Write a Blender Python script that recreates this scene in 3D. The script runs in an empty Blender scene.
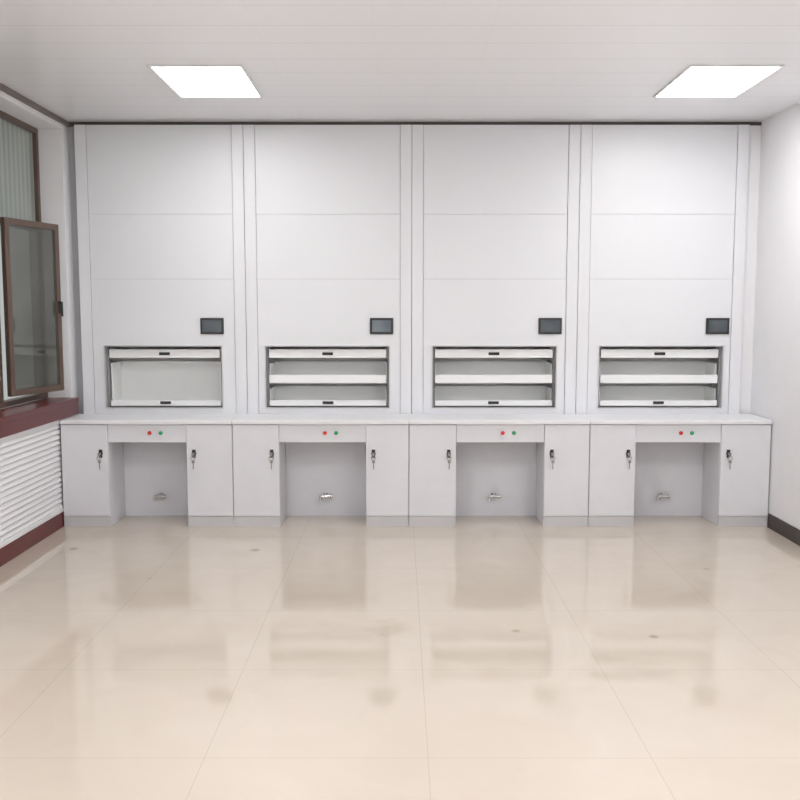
import bpy, bmesh, math, random
from mathutils import Matrix, Vector
random.seed(3)
sc = bpy.context.scene
C = sc.collection
PI = math.pi
try:
    sc.view_settings.view_transform = 'Standard'
except Exception:
    pass

# ------------------------------------------------------------------ materials
def nodes_of(name):
    m = bpy.data.materials.new(name); m.use_nodes = True
    nt = m.node_tree
    return m, nt, nt.nodes, nt.links, nt.nodes['Principled BSDF']

def mat(name, col, rough=0.5, metal=0.0, var=0.03, scale=6.0, bump=0.0, spec=0.5, trans=0.0, coat=0.0):
    m, nt, N, L, B = nodes_of(name)
    tc = N.new('ShaderNodeNewGeometry')
    nz = N.new('ShaderNodeTexNoise'); nz.inputs['Scale'].default_value = scale; nz.inputs['Detail'].default_value = 4
    L.new(tc.outputs['Position'], nz.inputs['Vector'])
    mx = N.new('ShaderNodeMix'); mx.data_type = 'RGBA'
    mx.inputs[6].default_value = [max(0, c*(1-var)) for c in col] + [1]
    mx.inputs[7].default_value = [min(1, c*(1+var)) for c in col] + [1]
    L.new(nz.outputs['Fac'], mx.inputs[0]); L.new(mx.outputs[2], B.inputs['Base Color'])
    B.inputs['Roughness'].default_value = rough; B.inputs['Metallic'].default_value = metal
    B.inputs['Specular IOR Level'].default_value = spec
    B.inputs['Transmission Weight'].default_value = trans
    B.inputs['Coat Weight'].default_value = coat
    if bump > 0:
        n2 = N.new('ShaderNodeTexNoise'); n2.inputs['Scale'].default_value = 180
        L.new(tc.outputs['Position'], n2.inputs['Vector'])
        bp = N.new('ShaderNodeBump'); bp.inputs['Strength'].default_value = bump; bp.inputs['Distance'].default_value = 0.002
        L.new(n2.outputs['Fac'], bp.inputs['Height']); L.new(bp.outputs['Normal'], B.inputs['Normal'])
    return m

def emis(name, col, s):
    m, nt, N, L, B = nodes_of(name)
    B.inputs['Base Color'].default_value = (*col, 1)
    B.inputs['Emission Color'].default_value = (*col, 1)
    nz = N.new('ShaderNodeTexNoise'); nz.inputs['Scale'].default_value = 2
    mr = N.new('ShaderNodeMapRange'); mr.inputs['To Min'].default_value = s*0.97; mr.inputs['To Max'].default_value = s*1.03
    L.new(nz.outputs['Fac'], mr.inputs['Value']); L.new(mr.outputs['Result'], B.inputs['Emission Strength'])
    return m

def math_node(N, L, op, a, b=None, c=None):
    n = N.new('ShaderNodeMath'); n.operation = op
    for i, v in enumerate((a, b, c)):
        if v is None: continue
        if isinstance(v, (int, float)): n.inputs[i].default_value = v
        else: L.new(v, n.inputs[i])
    return n.outputs[0]

def joint(N, L, coord, period, offset, width):
    a = math_node(N, L, 'SUBTRACT', coord, offset)
    a = math_node(N, L, 'DIVIDE', a, period)
    a = math_node(N, L, 'FRACT', a)
    a = math_node(N, L, 'SUBTRACT', a, 0.5)
    a = math_node(N, L, 'ABSOLUTE', a)
    return math_node(N, L, 'GREATER_THAN', a, 0.5 - width/period/2)

def floor_mat():
    m, nt, N, L, B = nodes_of('polished_cream_tile')
    g = N.new('ShaderNodeNewGeometry'); s = N.new('ShaderNodeSeparateXYZ'); L.new(g.outputs['Position'], s.inputs[0])
    jx = joint(N, L, s.outputs['X'], 0.8, 0.10, 0.004); jy = joint(N, L, s.outputs['Y'], 0.8, -0.28, 0.004)
    j = math_node(N, L, 'MAXIMUM', jx, jy)
    nz = N.new('ShaderNodeTexNoise'); nz.inputs['Scale'].default_value = 2.6; nz.inputs['Detail'].default_value = 9; nz.inputs['Distortion'].default_value = 1.2
    L.new(g.outputs['Position'], nz.inputs['Vector'])
    cr = N.new('ShaderNodeMix'); cr.data_type = 'RGBA'
    cr.inputs[6].default_value = (0.61, 0.525, 0.435, 1); cr.inputs[7].default_value = (0.69, 0.615, 0.525, 1)
    L.new(nz.outputs['Fac'], cr.inputs[0])
    n2 = N.new('ShaderNodeTexNoise'); n2.inputs['Scale'].default_value = 14; n2.inputs['Detail'].default_value = 6
    L.new(g.outputs['Position'], n2.inputs['Vector'])
    tot = None
    for (x, y, r, st) in ((-0.06, -2.145, 0.16, 0.30), (0.58, -2.19, 0.034, 0.8), (1.25, -2.27, 0.032, 0.8), (-0.973, -0.65, 0.045, 0.8), (-2.2, -0.62, 0.05, 0.8), (1.9, -1.1, 0.03, 0.5), (-1.5, -1.3, .025, .5)):
        dx = math_node(N, L, 'SUBTRACT', s.outputs['X'], x); dy = math_node(N, L, 'SUBTRACT', s.outputs['Y'], y)
        d = math_node(N, L, 'SQRT', math_node(N, L, 'ADD', math_node(N, L, 'MULTIPLY', dx, dx), math_node(N, L, 'MULTIPLY', dy, dy)))
        f = math_node(N, L, 'SUBTRACT', 1.0, math_node(N, L, 'DIVIDE', d, r))
        f = math_node(N, L, 'ADD', f, math_node(N, L, 'MULTIPLY', math_node(N, L, 'SUBTRACT', n2.outputs['Fac'], 0.5), 1.4))
        mr = N.new('ShaderNodeMapRange'); mr.interpolation_type = 'SMOOTHSTEP'
        mr.inputs['From Min'].default_value = 0.0; mr.inputs['From Max'].default_value = 0.9; mr.inputs['To Max'].default_value = st
        L.new(f, mr.inputs['Value'])
        near = math_node(N, L, 'LESS_THAN', d, r*1.6)
        v = math_node(N, L, 'MULTIPLY', mr.outputs['Result'], near)
        tot = v if tot is None else math_node(N, L, 'MAXIMUM', tot, v)
    c2 = N.new('ShaderNodeMix'); c2.data_type = 'RGBA'; L.new(tot, c2.inputs[0]); L.new(cr.outputs[2], c2.inputs[6]); c2.inputs[7].default_value = (0.42, 0.33, 0.22, 1)
    c3 = N.new('ShaderNodeMix'); c3.data_type = 'RGBA'; L.new(math_node(N, L, 'MULTIPLY', j, 0.34), c3.inputs[0]); L.new(c2.outputs[2], c3.inputs[6]); c3.inputs[7].default_value = (0.37, 0.32, 0.26, 1)
    L.new(c3.outputs[2], B.inputs['Base Color'])
    rr = N.new('ShaderNodeMapRange'); rr.inputs['To Min'].default_value = 0.055; rr.inputs['To Max'].default_value = 0.10
    L.new(nz.outputs['Fac'], rr.inputs['Value']); L.new(rr.outputs['Result'], B.inputs['Roughness'])
    B.inputs['Specular IOR Level'].default_value = 1.0
    B.inputs['Coat Weight'].default_value = 0.25; B.inputs['Coat Roughness'].default_value = 0.05
    return m

def ceiling_mat():
    m, nt, N, L, B = nodes_of('white_ceiling_panel')
    g = N.new('ShaderNodeNewGeometry'); s = N.new('ShaderNodeSeparateXYZ'); L.new(g.outputs['Position'], s.inputs[0])
    jx = joint(N, L, s.outputs['X'], 0.6, 0.47, 0.005); jy = joint(N, L, s.outputs['Y'], 0.3, -0.08, 0.007)
    j = math_node(N, L, 'MAXIMUM', math_node(N, L, 'MULTIPLY', jx, 0.15), jy)
    c3 = N.new('ShaderNodeMix'); c3.data_type = 'RGBA'; L.new(math_node(N, L, 'MULTIPLY', j, 0.34), c3.inputs[0])
    c3.inputs[6].default_value = (0.93, 0.935, 0.965, 1); c3.inputs[7].default_value = (0.5, 0.5, 0.52, 1)
    L.new(c3.outputs[2], B.inputs['Base Color']); B.inputs['Roughness'].default_value = 0.22
    return m

def screen_mat(name, k, e):
    """smooth dark display, a little lighter in places"""
    m, nt, N, L, B = nodes_of(name)
    g = N.new('ShaderNodeNewGeometry')
    nz = N.new('ShaderNodeTexNoise'); nz.inputs['Scale'].default_value = 9; nz.inputs['Detail'].default_value = 0
    L.new(g.outputs['Position'], nz.inputs['Vector'])
    mx = N.new('ShaderNodeMix'); mx.data_type = 'RGBA'; L.new(nz.outputs['Fac'], mx.inputs[0])
    mx.inputs[6].default_value = (0.040*k, 0.050*k, 0.062*k, 1); mx.inputs[7].default_value = (0.10*k, 0.115*k, 0.125*k, 1)
    L.new(mx.outputs[2], B.inputs['Base Color']); L.new(mx.outputs[2], B.inputs['Emission Color'])
    B.inputs['Emission Strength'].default_value = e; B.inputs['Roughness'].default_value = 0.12
    return m

def ribbed_glass():
    """pale grey-green ribbed privacy glass, vertical ribs"""
    m, nt, N, L, B = nodes_of('ribbed_window_glass')
    g = N.new('ShaderNodeNewGeometry'); s = N.new('ShaderNodeSeparateXYZ'); L.new(g.outputs['Position'], s.inputs[0])
    w = math_node(N, L, 'SINE', math_node(N, L, 'MULTIPLY', s.outputs['Y'], 2*PI/0.075))
    f = math_node(N, L, 'MULTIPLY_ADD', w, 0.5, 0.5)
    nz = N.new('ShaderNodeTexNoise'); nz.inputs['Scale'].default_value = 2.5; L.new(g.outputs['Position'], nz.inputs['Vector'])
    f = math_node(N, L, 'MULTIPLY', f, nz.outputs['Fac'])
    mx = N.new('ShaderNodeMix'); mx.data_type = 'RGBA'; L.new(f, mx.inputs[0])
    mx.inputs[6].default_value = (0.52, 0.56, 0.525, 1); mx.inputs[7].default_value = (0.27, 0.31, 0.285, 1)
    L.new(mx.outputs[2], B.inputs['Base Color']); B.inputs['Roughness'].default_value = 0.12
    B.inputs['Transmission Weight'].default_value = 0.35; B.inputs['Specular IOR Level'].default_value = 0.6
    return m

M = {}
M['floor'] = floor_mat(); M['ceiling'] = ceiling_mat(); M['glass'] = ribbed_glass()
M['screen'] = screen_mat('touch_screen_dim', 1.0, 0.3); M['screen_lit'] = screen_mat('touch_screen_lit', 1.5, 0.5)
M['wall'] = mat('white_wall_paint', (0.85, 0.85, 0.875), 0.7, bump=0.1)
M['cab'] = mat('white_powder_coat', (0.81, 0.825, 0.86), 0.4, var=0.018, scale=2, bump=0.05)
M['cab_dark'] = mat('grey_powder_coat', (0.50, 0.51, 0.53), 0.45, var=0.02)
M['rail'] = mat('grey_steel_rail', (0.24, 0.24, 0.25), 0.45, var=0.02)
M['inner'] = mat('pale_grey_shelf_steel', (0.92, 0.93, 0.925), 0.4, var=0.02)
M['shelf'] = mat('white_shelf_steel', (0.90, 0.91, 0.92), 0.35, var=0.02)
M['alu'] = mat('brushed_aluminium', (0.70, 0.70, 0.71), 0.4, 0.6, scale=40)
M['desk'] = mat('light_grey_laminate', (0.755, 0.76, 0.80), 0.42, var=0.035, scale=9)
M['desk_top'] = mat('grey_laminate_top', (0.84, 0.845, 0.87), 0.35, var=0.02, scale=20)
M['plinth'] = mat('grey_plinth', (0.58, 0.575, 0.59), 0.5)
M['black'] = mat('black_plastic', (0.02, 0.02, 0.022), 0.35)
M['bezel'] = mat('black_screen_bezel', (0.022, 0.023, 0.025), 0.35)
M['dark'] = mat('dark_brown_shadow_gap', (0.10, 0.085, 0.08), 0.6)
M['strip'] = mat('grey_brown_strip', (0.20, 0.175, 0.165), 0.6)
M['maroon'] = mat('dark_red_stone', (0.12, 0.014, 0.016), 0.28, var=0.25, scale=30)
M['base_r'] = mat('dark_brown_skirting', (0.035, 0.022, 0.022), 0.35, var=0.2)
M['bronze'] = mat('bronze_window_frame', (0.14, 0.095, 0.075), 0.4, 0.3)
M['pvc'] = mat('white_louvre_enamel', (0.86, 0.865, 0.885), 0.35)
M['red'] = mat('red_button_plastic', (0.65, 0.03, 0.03), 0.3)
M['green'] = mat('green_button_plastic', (0.02, 0.35, 0.14), 0.3)
M['chrome'] = mat('chrome', (0.7, 0.7, 0.7), 0.18, 1.0)
M['steel'] = mat('dull_key_steel', (0.33, 0.32, 0.30), 0.35, 0.7)
M['sash_glass'] = mat('tinted_sash_glass', (0.22, 0.225, 0.205), 0.03, var=0.4, scale=4, trans=0.75, spec=1.0)
M['light'] = emis('led_diffuser', (1.0, 0.99, 0.98), 15.0)
M['fill_rear'] = emis('added_fill_diffuser', (1.0, 0.99, 0.98), 27.5)  # stronger glow for the added fill panels out of view

# ------------------------------------------------------------------ mesh helpers
def box(bm, x0, x1, y0, y1, z0, z1, bev=0.0):
    r = bmesh.ops.create_cube(bm, size=1.0)
    vs = r['verts']
    for v in vs:
        v.co = Vector((x0 + (v.co.x+0.5)*(x1-x0), y0 + (v.co.y+0.5)*(y1-y0), z0 + (v.co.z+0.5)*(z1-z0)))
    if bev > 0:
        es = set()
        for v in vs: es.update(v.link_edges)
        bmesh.ops.bevel(bm, geom=list(es), offset=bev, segments=2, affect='EDGES', profile=0.6)

def cyl(bm, p, axis, r, h, seg=20, r2=None):
    mt = Matrix.Translation(Vector(p)) @ Vector((0, 0, 1)).rotation_difference(Vector(axis)).to_matrix().to_4x4() @ Matrix.Translation((0, 0, h/2))
    bmesh.ops.create_cone(bm, cap_ends=True, segments=seg, radius1=r, radius2=r if r2 is None else r2, depth=h, matrix=mt)

def torus(bm, c, R, r, axis='y', n=16, k=6):
    rings = []
    for i in range(n):
        a = 2*PI*i/n; ring = []
        for q in range(k):
            b = 2*PI*q/k
            rr = R + r*math.cos(b); t = r*math.sin(b)
            p = (rr*math.cos(a), t, rr*math.sin(a)) if axis == 'y' else (rr*math.cos(a), rr*math.sin(a), t)
            ring.append(bm.verts.new(Vector(c)+Vector(p)))
        rings.append(ring)
    for i in range(n):
        for q in range(k):
            bm.faces.new((rings[i][q], rings[i][(q+1) % k], rings[(i+1) % n][(q+1) % k], rings[(i+1) % n][q]))

def holed(bm, o, h, y0, y1):
    """panel in the XZ plane, outer rect o and hole h as (x0,x1,z0,z1)"""
    def ring(r, y): return [bm.verts.new((x, y, z)) for x, z in ((r[0], r[2]), (r[1], r[2]), (r[1], r[3]), (r[0], r[3]))]
    of, hf, ob, hb = ring(o, y0), ring(h, y0), ring(o, y1), ring(h, y1)
    for i in range(4):
        j = (i+1) % 4
        bm.faces.new((of[i], of[j], hf[j], hf[i])); bm.faces.new((ob[j], ob[i], hb[i], hb[j]))
        bm.faces.new((of[j], of[i], ob[i], ob[j])); bm.faces.new((hf[i], hf[j], hb[j], hb[i]))

def root_of(o):
    while o.parent: o = o.parent
    return o

def obj(name, bm, m, parent=None, smooth=False, label=None):
    bmesh.ops.recalc_face_normals(bm, faces=bm.faces[:])
    if parent is not None:
        bmesh.ops.translate(bm, verts=bm.verts[:], vec=-Vector(root_of(parent).location))
    me = bpy.data.meshes.new(name); bm.to_mesh(me); bm.free()
    me.materials.append(m)
    if smooth:
        for p in me.polygons: p.use_smooth = True
        try: me.set_sharp_from_angle(angle=math.radians(40))
        except Exception: pass
    o = bpy.data.objects.new(name, me); C.objects.link(o)
    if parent is not None: o.parent = parent
    if label: o['label'] = label
    return o

def thing(name, label, cat, loc, group=None):
    o = bpy.data.objects.new(name, None); o.empty_display_size = 0.1; C.objects.link(o)
    o.location = loc; o['label'] = label; o['category'] = cat
    if group: o['group'] = group
    return o

def struct(name, bm, m, label, cat):
    o = obj(name, bm, m); o['kind'] = 'structure'; o['label'] = label; o['category'] = cat
    return o
def NB(): return bmesh.new()

# ------------------------------------------------------------------ the room
XL, XR, YB, YF, H = -2.53, 2.737, 1.66, -7.6, 3.02
TOP = 2.994
b = NB(); box(b, -2.9, XR+0.2, YF-0.2, YB+0.2, -0.1, 0.0); struct('floor', b, M['floor'], 'polished cream tiled floor in front of the desks', 'floor')
b = NB(); box(b, -2.9, XR+0.2, YF-0.2, YB+0.2, H, H+0.1); struct('ceiling', b, M['ceiling'], 'white panelled ceiling with square light panels', 'ceiling')
WY0, WY1, WZ0, WZ1 = -1.95, 0.33, 0.90, 2.95
b = NB()
box(b, XL-0.27, XL, WY0, WY1, 0, WZ0); box(b, XL-0.27, XL, WY0, WY1, WZ1, H)
box(b, XL-0.27, XL, WY1, YB, 0, H); box(b, XL-0.27, XL, YF, WY0, 0, H)
struct('wall_left', b, M['wall'], 'white left wall with a deep window recess', 'wall')
b = NB(); box(b, XR, XR+0.15, YF, YB, 0, H); struct('wall_right', b, M['wall'], 'plain white wall at the right end of the desks', 'wall')
b = NB(); box(b, XL, XR, YB, YB+0.15, 0, H); struct('wall_back', b, M['wall'], 'wall behind the tall white cabinets', 'wall')
b = NB(); box(b, XL, XR, YF-0.15, YF, 0, H); struct('wall_front', b, M['wall'], 'white wall behind the viewer', 'wall')
b = NB(); box(b, XR-0.014, XR, YF, -0.012, 0, 0.105, 0.002); struct('baseboard_right', b, M['base_r'], 'dark brown skirting along the right wall', 'baseboard')
b = NB(); box(b, XL, XL+0.03, YF, 0.32, 0, 0.112, 0.003); struct('baseboard_left', b, M['maroon'], 'dark red skirting under the louvred radiator cover', 'baseboard')
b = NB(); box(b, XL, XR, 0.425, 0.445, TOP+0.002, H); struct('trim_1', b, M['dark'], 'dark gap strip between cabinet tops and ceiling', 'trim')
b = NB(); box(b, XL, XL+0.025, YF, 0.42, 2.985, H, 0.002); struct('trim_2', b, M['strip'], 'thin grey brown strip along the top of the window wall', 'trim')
b = NB(); box(b, 2.643, XR, 0.425, 0.445, 0, TOP); struct('trim_3', b, M['wall'], 'white filler strip between last cabinet and right wall', 'trim')
b = NB(); box(b, XL, -2.463, 0.47, 0.49, 0, TOP); struct('trim_4', b, M['cab_dark'], 'grey recessed filler strip between first cabinet and window wall', 'trim')

# window
w = bpy.data.objects.new('window_1', None); C.objects.link(w); w.location = (XL-0.19, -0.8, WZ0)
w['kind'] = 'structure'; w['label'] = 'bronze framed window in left wall with one sash ajar'; w['category'] = 'window'
fx0, fx1 = XL-0.24, XL-0.175
b = NB()
for (y0, y1, z0, z1) in ((WY0, WY0+0.04, 0.935, WZ1), (WY1-0.04, WY1, 0.935, WZ1), (WY0+0.04, WY1-0.04, 0.935, 0.975), (WY0+0.04, WY1-0.04, WZ1-0.04, WZ1),
                         (-0.48, -0.44, 0.975, WZ1-0.04), (-1.24, -1.20, 0.975, WZ1-0.04), (WY0+0.04, WY1-0.04, 2.185, 2.22)):
    box(b, fx0, fx1, y0, y1, z0, z1, 0.004)
fr = obj('window_frame', b, M['bronze'], w)
for (y0, y1, z0, z1) in ((-0.44, 0.29, 2.22, 2.91), (-1.20, -0.48, 2.22, 2.91), (-1.91, -1.24, 2.22, 2.91), (-1.20, -0.48, 0.975, 2.185), (-1.91, -1.24, 0.975, 2.185), (0.16, 0.29, .975, 2.185)):
    b = NB(); box(b, XL-0.212, XL-0.204, y0, y1, z0, z1); obj('pane', b, M['glass'], fr)
b = NB(); box(b, XL-0.175, XL+0.06, WY0, WY1, 0.90, 0.935, 0.004); box(b, XL-0.0, XL+0.055, WY0, WY1, 0.808, 0.90, 0.003)
obj('window_sill', b, M['maroon'], w, label='dark red stone sill')
def place(bm, p0, p1):
    a = math.atan2(p1[1]-p0[1], p1[0]-p0[0])
    bm.transform(Matrix.Translation((p0[0], p0[1], 0)) @ Matrix.Rotation(a, 4, 'Z'))
P0, P1 = (-2.675, -0.42), (-2.515, 0.12); sw = math.hypot(P1[0]-P0[0], P1[1]-P0[1]); z0, z1 = 1.01, 2.225
b = NB(); t = 0.045
box(b, 0, t, -0.018, 0.018, z0, z1, 0.004); box(b, sw-t, sw, -0.018, 0.018, z0, z1, 0.004)
box(b, t, sw-t, -0.018, 0.018, z0, z0+t, 0.004); box(b, t, sw-t, -0.018, 0.018, z1-t, z1, 0.004)
place(b, P0, P1); sash = obj('sash', b, M['bronze'], w)
b = NB(); box(b, t, sw-t, -0.006, 0.006, z0+t, z1-t); place(b, P0, P1); obj('sash_pane', b, M['sash_glass'], sash)
b = NB(); box(b, sw-0.036, sw-0.014, -0.026, -0.018, 1.58, 1.67, 0.003); box(b, sw-0.032, sw-0.018, -0.044, -0.024, 1.648, 1.664, 0.003); box(b, sw-0.033, sw-0.017, -0.047, -0.037, 1.555, 1.664, 0.004)
place(b, P0, P1); obj('handle', b, M['black'], sash)

# radiator cover
rc = thing('radiator_cover', 'white louvred radiator cover below the dark red window sill', 'radiator cover', (XL+0.015, -0.8, 0.113))
y0, y1, z0, z1 = -1.95, 0.30, 0.114, 0.804
b = NB(); X0, X1 = XL+0.002, XL+0.03
for (a0, a1, c0, c1) in ((y0, y0+0.04, z0, z1), (y1-0.04, y1, z0, z1), (y0+0.04, y1-0.04, z0, z0+0.035), (y0+0.04, y1-0.04, z1-0.035, z1)):
    box(b, X0, X1, a0, a1, c0, c1, 0.003)
obj('frame', b, M['pvc'], rc)
b = NB(); n = 16
for i in range(n):
    zc = z0+0.052+(z1-z0-0.102)*i/(n-1)
    vs = [(X0+0.005, zc+0.019), (X0+0.009, zc+0.021), (X1-0.002, zc-0.013), (X1-0.006, zc-0.016)]
    f = [b.verts.new((x, y0+0.04, z)) for x, z in vs]; g = [b.verts.new((x, y1-0.04, z)) for x, z in vs]
    b.faces.new(f); b.faces.new(g[::-1])
    for k in range(4): b.faces.new((f[k], f[(k+1) % 4], g[(k+1) % 4], g[k]))
obj('louvre_slats', b, M['pvc'], rc)
b = NB(); box(b, X0, X0+0.002, y0+0.04, y1-0.04, z0+0.035, z1-0.035); obj('backing', b, M['cab_dark'], rc)

# ------------------------------------------------------------------ storage cabinets
FY = 0.40
U0, UW = -2.46, 1.275
openings = ((0.178, 1.085), (0.143, 1.103), (0.158, 1.120), (0.171, 1.133))
screens = (0.923, 0.953, 0.976, 0.990)
cab_labels = (
    'tall white storage cabinet nearest the window, opening without a middle shelf',
    'tall white storage cabinet second from the window, middle shelf in its opening',
    'tall white storage cabinet third from the window, between second and last ones',
    'tall white storage cabinet farthest from the window, next to the plain right wall')
OZ0, OZ1 = 0.845, 1.327

def tray(t, x0, x1, z, lip, wall_h, lab=True):
    """carousel tray: floor at z, front lip of height lip"""
    b = NB(); ya, yb = 0.445, 0.70
    box(b, x0, x1, ya, yb, z, z+0.012)
    box(b, x0, x0+0.006, ya+0.02, yb, z+0.012, z+wall_h); box(b, x1-0.006, x1, ya+0.02, yb, z+0.012, z+wall_h)
    box(b, x0, x1, yb, yb+0.006, z, z+wall_h)
    s = obj('shelf', b, M['inner'], t)
    b = NB(); box(b, x0, x1, ya-0.014, ya, z-0.004, z+lip, 0.004); obj('front_lip', b, M['shelf'], s)
    if lab:
        xm = (x0+x1)/2; b = NB(); box(b, xm-0.042, xm+0.042, ya-0.020, ya-0.0145, z+lip*0.28, z+lip*0.28+0.022, 0.002); obj('label_holder', b, M['black'], s)

for i in range(4):
    x0 = U0 + i*UW + 0.002; x1 = U0 + (i+1)*UW - 0.002
    u0 = U0 + i*UW
    t = thing('storage_cabinet', cab_labels[i], 'cabinet', ((x0+x1)/2, 1.0, 0.0), 'tall storage cabinets along the back wall')
    hx0, hx1 = u0+openings[i][0], u0+openings[i][1]
    b = NB()
    box(b, x0, x0+0.012, FY+0.02, 1.62, 0, TOP); box(b, x1-0.012, x1, FY+0.02, 1.62, 0, TOP)
    box(b, x0+0.012, x1-0.012, FY+0.02, 1.62, TOP-0.012, TOP); box(b, x0+0.012, x1-0.012, 1.608, 1.62, 0, TOP-0.012)
    box(b, x0+0.012, x1-0.012, FY+0.012, FY+0.016, OZ1+0.05, TOP-0.012); 
    obj('body', b, M['cab_dark'], t)
    for a0, a1 in ((x0, x0+0.085), (x1-0.085, x1)):
        b = NB(); box(b, a0, a1, FY-0.006, FY+0.02, 0, TOP, 0.0018); obj('stile', b, M['cab'], t)
    px0, px1 = x0+0.0885, x1-0.0885
    for z0, z1 in ((1.841, 2.329), (2.331, TOP)):
        b = NB(); box(b, px0, px1, FY, FY+0.012, z0, z1, 0.0008); obj('front_panel', b, M['cab'], t)
    b = NB(); holed(b, (px0, px1, 0.0, 1.839), (hx0, hx1, OZ0, OZ1), FY, FY+0.012); obj('opening_panel', b, M['cab'], t)
    b = NB(); holed(b, (hx0-0.006, hx1+0.006, OZ0-0.006, OZ1+0.006), (hx0+0.003, hx1-0.003, OZ0+0.003, OZ1-0.003), FY-0.006, FY+0.03); obj('opening_frame', b, M['alu'], t)
    for a0 in (hx0+0.004, hx1-0.018):
        b = NB(); box(b, a0, a0+0.014, FY+0.032, FY+0.06, OZ0-0.03, OZ1+0.05, 0.002); obj('guide_rail', b, M['rail'], t)
    b = NB()   # inner shaft lining
    box(b, hx0-0.06, hx1+0.06, 0.76, 0.77, 0.75, 1.5); box(b, hx0-0.06, hx0-0.05, FY+0.032, 0.76, 0.75, 1.5); box(b, hx1+0.05, hx1+0.06, FY+0.032, 0.76, 0.75, 1.5)
    box(b, hx0-0.06, hx1+0.06, FY+0.032, 0.76, 0.74, 0.75); box(b, hx0-0.06, hx1+0.06, FY+0.032, 0.76, 1.5, 1.51)
    obj('shaft_lining', b, M['inner'], t)
    tx0, tx1 = hx0+0.024, hx1-0.024
    tray(t, tx0, tx1, 1.238, 0.062, 0.20)
    if i > 0: tray(t, tx0, tx1, 1.040, 0.062, 0.15, False)
    tray(t, tx0, tx1, 0.862, 0.040, 0.13 if i else 0.33)
    # touch panel
    s0 = u0+screens[i]; sz0, sz1 = 1.418, 1.543
    b = NB(); box(b, s0, s0+0.18, FY-0.014, FY-0.0005, sz0, sz1, 0.005); cp = obj('control_panel', b, M['bezel'], t)
    b = NB(); box(b, s0+0.018, s0+0.162, FY-0.0155, FY-0.0142, sz0+0.018, sz1-0.018); obj('screen', b, M['screen_lit' if i == 1 else 'screen'], cp)

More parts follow.
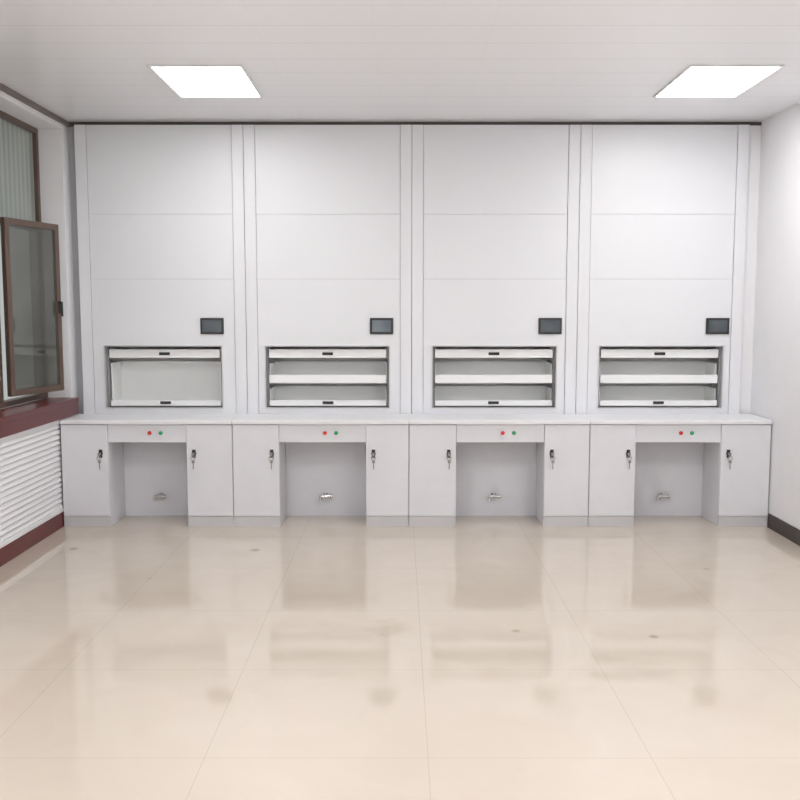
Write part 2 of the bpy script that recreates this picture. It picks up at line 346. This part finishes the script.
# ------------------------------------------------------------------ desks
bounds = (-2.496, -1.233, 0.066, 1.396, 2.730)
knee = ((-2.150, -1.573), (-0.890, -0.251), (0.414, 1.063), (1.736, 2.363))
desk_labels = (
    'light grey twin pedestal desk nearest the window, its end against the radiator cover',
    'light grey twin pedestal desk second from the window wall, below the second tall cabinet',
    'light grey twin pedestal desk second from the right wall, below the third tall cabinet',
    'light grey twin pedestal desk touching the plain right wall, below the last tall cabinet')
HT = 0.80
for i in range(4):
    x0, x1 = bounds[i]+0.001, bounds[i+1]-0.001; k0, k1 = knee[i]; xm = (k0+k1)/2
    d = thing('desk', desk_labels[i], 'desk', ((x0+x1)/2, 0.2, 0), 'grey desks in a row below the tall cabinets')
    b = NB(); box(b, x0, x1, -0.014, 0.391, HT-0.030, HT, 0.004); obj('worktop', b, M['desk_top'], d)
    for side, (a0, a1) in enumerate(((x0, k0), (k1, x1))):
        b = NB()
        box(b, a0, a0+0.018, 0.020, 0.388, 0.0, HT-0.031, 0.001); box(b, a1-0.018, a1, 0.020, 0.388, 0.0, HT-0.031, 0.001)
        box(b, a0+0.018, a1-0.018, 0.024, 0.388, 0.083, 0.101); box(b, a0+0.018, a1-0.018, 0.375, 0.388, 0.0, HT-0.031); box(b, a0+0.018, a1-0.018, 0.024, 0.375, HT-0.05, HT-0.031)
        obj('pedestal', b, M['desk'], d)
        b = NB(); box(b, a0+0.001, a1-0.001, 0.004, 0.0195, 0.0, 0.080, 0.001); obj('plinth', b, M['plinth'], d)
        b = NB(); box(b, a0+0.002, a1-0.002, 0.0, 0.0185, 0.083, HT-0.035, 0.0025); dr = obj('door', b, M['desk'], d)
        lx = a1-0.055 if side == 0 else a0+0.055
        # round cam lock in a short plate, key in it and a second key on the ring
        b = NB(); cyl(b, (lx, -0.0005, 0.550), (0, -1, 0), 0.017, 0.012, 24, 0.015); box(b, lx-0.013, lx+0.013, -0.005, -0.0004, 0.520, 0.580, 0.0024)
        obj('lock', b, M['black'], dr, True)
        b = NB(); cyl(b, (lx, -0.0125, 0.550), (0, -1, 0), 0.010, 0.004, 16); box(b, lx-0.0015, lx+0.0015, -0.038, -0.0165, 0.545, 0.555)
        box(b, lx-0.009, lx+0.009, -0.042, -0.038, 0.536, 0.562, 0.0015)
        torus(b, (lx, -0.040, 0.522), 0.016, 0.0022); cyl(b, (lx+0.002, -0.042, 0.495), (0, 1, 0), 0.012, 0.003, 16)
        box(b, lx-0.002, lx+0.006, -0.042, -0.039, 0.440, 0.487, 0.001)
        obj('key', b, M['steel'], dr, True)
    b = NB(); box(b, k0+0.001, k1-0.001, 0.010, 0.30, 0.632, HT-0.031, 0.002); dp = obj('drawer', b, M['desk'], d)
    for dx, mm in ((0.018, 'red'), (0.100, 'green')):
        b = NB(); cyl(b, (xm+dx, 0.0095, 0.702), (0, -1, 0), 0.015, 0.004, 20)
        cyl(b, (xm+dx, 0.0055, 0.702), (0, -1, 0), 0.0125, 0.010, 20, 0.011)
        obj('push_button', b, M[mm], dp, True, label=mm + ' push button')
    b = NB(); box(b, k0+0.001, k1-0.001, 0.372, 0.388, 0.0, 0.63); obj('back_panel', b, M['desk'], d)
    # pipe valve at the foot of the back panel
    vx, vz = xm - 0.01, 0.165
    b = NB(); cyl(b, (vx, 0.3715, vz), (0, -1, 0), 0.022, 0.006); cyl(b, (vx, 0.366, vz), (0, -1, 0), 0.009, 0.045)
    cyl(b, (vx-0.035, 0.322, vz), (1, 0, 0), 0.012, 0.075); cyl(b, (vx-0.035, 0.322, vz+0.006), (0, 0, -1), 0.010, 0.04)
    cyl(b, (vx+0.04, 0.322, vz), (1, 0, 0), 0.016, 0.012)
    vv = obj('pipe_valve', b, M['chrome'], d, True)
    b = NB(); cyl(b, (vx, 0.322, vz+0.010), (0, 0, 1), 0.005, 0.02); box(b, vx-0.008, vx+0.05, 0.316, 0.328, vz+0.028, vz+0.034, 0.002); obj('valve_handle', b, M['alu'], vv)

# ------------------------------------------------------------------ ceiling lights
def light(x0, x1, y0, y1, label, mm='fill_rear'):
    t = thing('ceiling_light', label, 'light', ((x0+x1)/2, (y0+y1)/2, H-0.02), 'square ceiling light panels')
    b = NB()
    for (a0, a1, c0, c1) in ((x0-0.015, x0, y0-0.015, y1+0.015), (x1, x1+0.015, y0-0.015, y1+0.015), (x0, x1, y0-0.015, y0), (x0, x1, y1, y1+0.015)):
        box(b, a0, a1, c0, c1, H-0.012, H-0.0005, 0.001)
    obj('frame', b, M['pvc'], t)
    b = NB(); box(b, x0, x1, y0, y1, H-0.008, H-0.001); obj('diffuser', b, M[mm], t)
LX = ((-1.45, -0.93), (1.70, 2.22))
light(*LX[0], -1.15, -0.42, 'bright ceiling light panel on the window side, nearer the tall cabinets', 'light')
light(*LX[1], -1.15, -0.42, 'bright ceiling light panel above the right desk, near the right wall', 'light')
light(*LX[0], -4.15, -3.42, 'added unseen ceiling fill panel on the window side, middle row')  # middle and rear rows are added, unseen, to brighten the room
light(*LX[1], -4.15, -3.42, 'added unseen ceiling fill panel near the right wall, middle row')
light(*LX[0], -6.95, -6.22, 'added unseen ceiling fill panel on the window side, row behind the viewer')
light(*LX[1], -6.95, -6.22, 'added unseen ceiling fill panel near the right wall, row behind the viewer')

# world outside the window
wd = bpy.data.worlds.new('World'); sc.world = wd; wd.use_nodes = True
wd.node_tree.nodes['Background'].inputs[0].default_value = (0.66, 0.70, 0.68, 1)
wd.node_tree.nodes['Background'].inputs[1].default_value = 0.7

# camera
cam = bpy.data.cameras.new('camera'); co = bpy.data.objects.new('camera', cam); C.objects.link(co)
cam.sensor_width = 36; cam.lens = 40.5; cam.clip_start = 0.05
co.location = (0, -6.56, 1.588); co.rotation_euler = (math.radians(90-5.58), 0, 0)
sc.camera = co
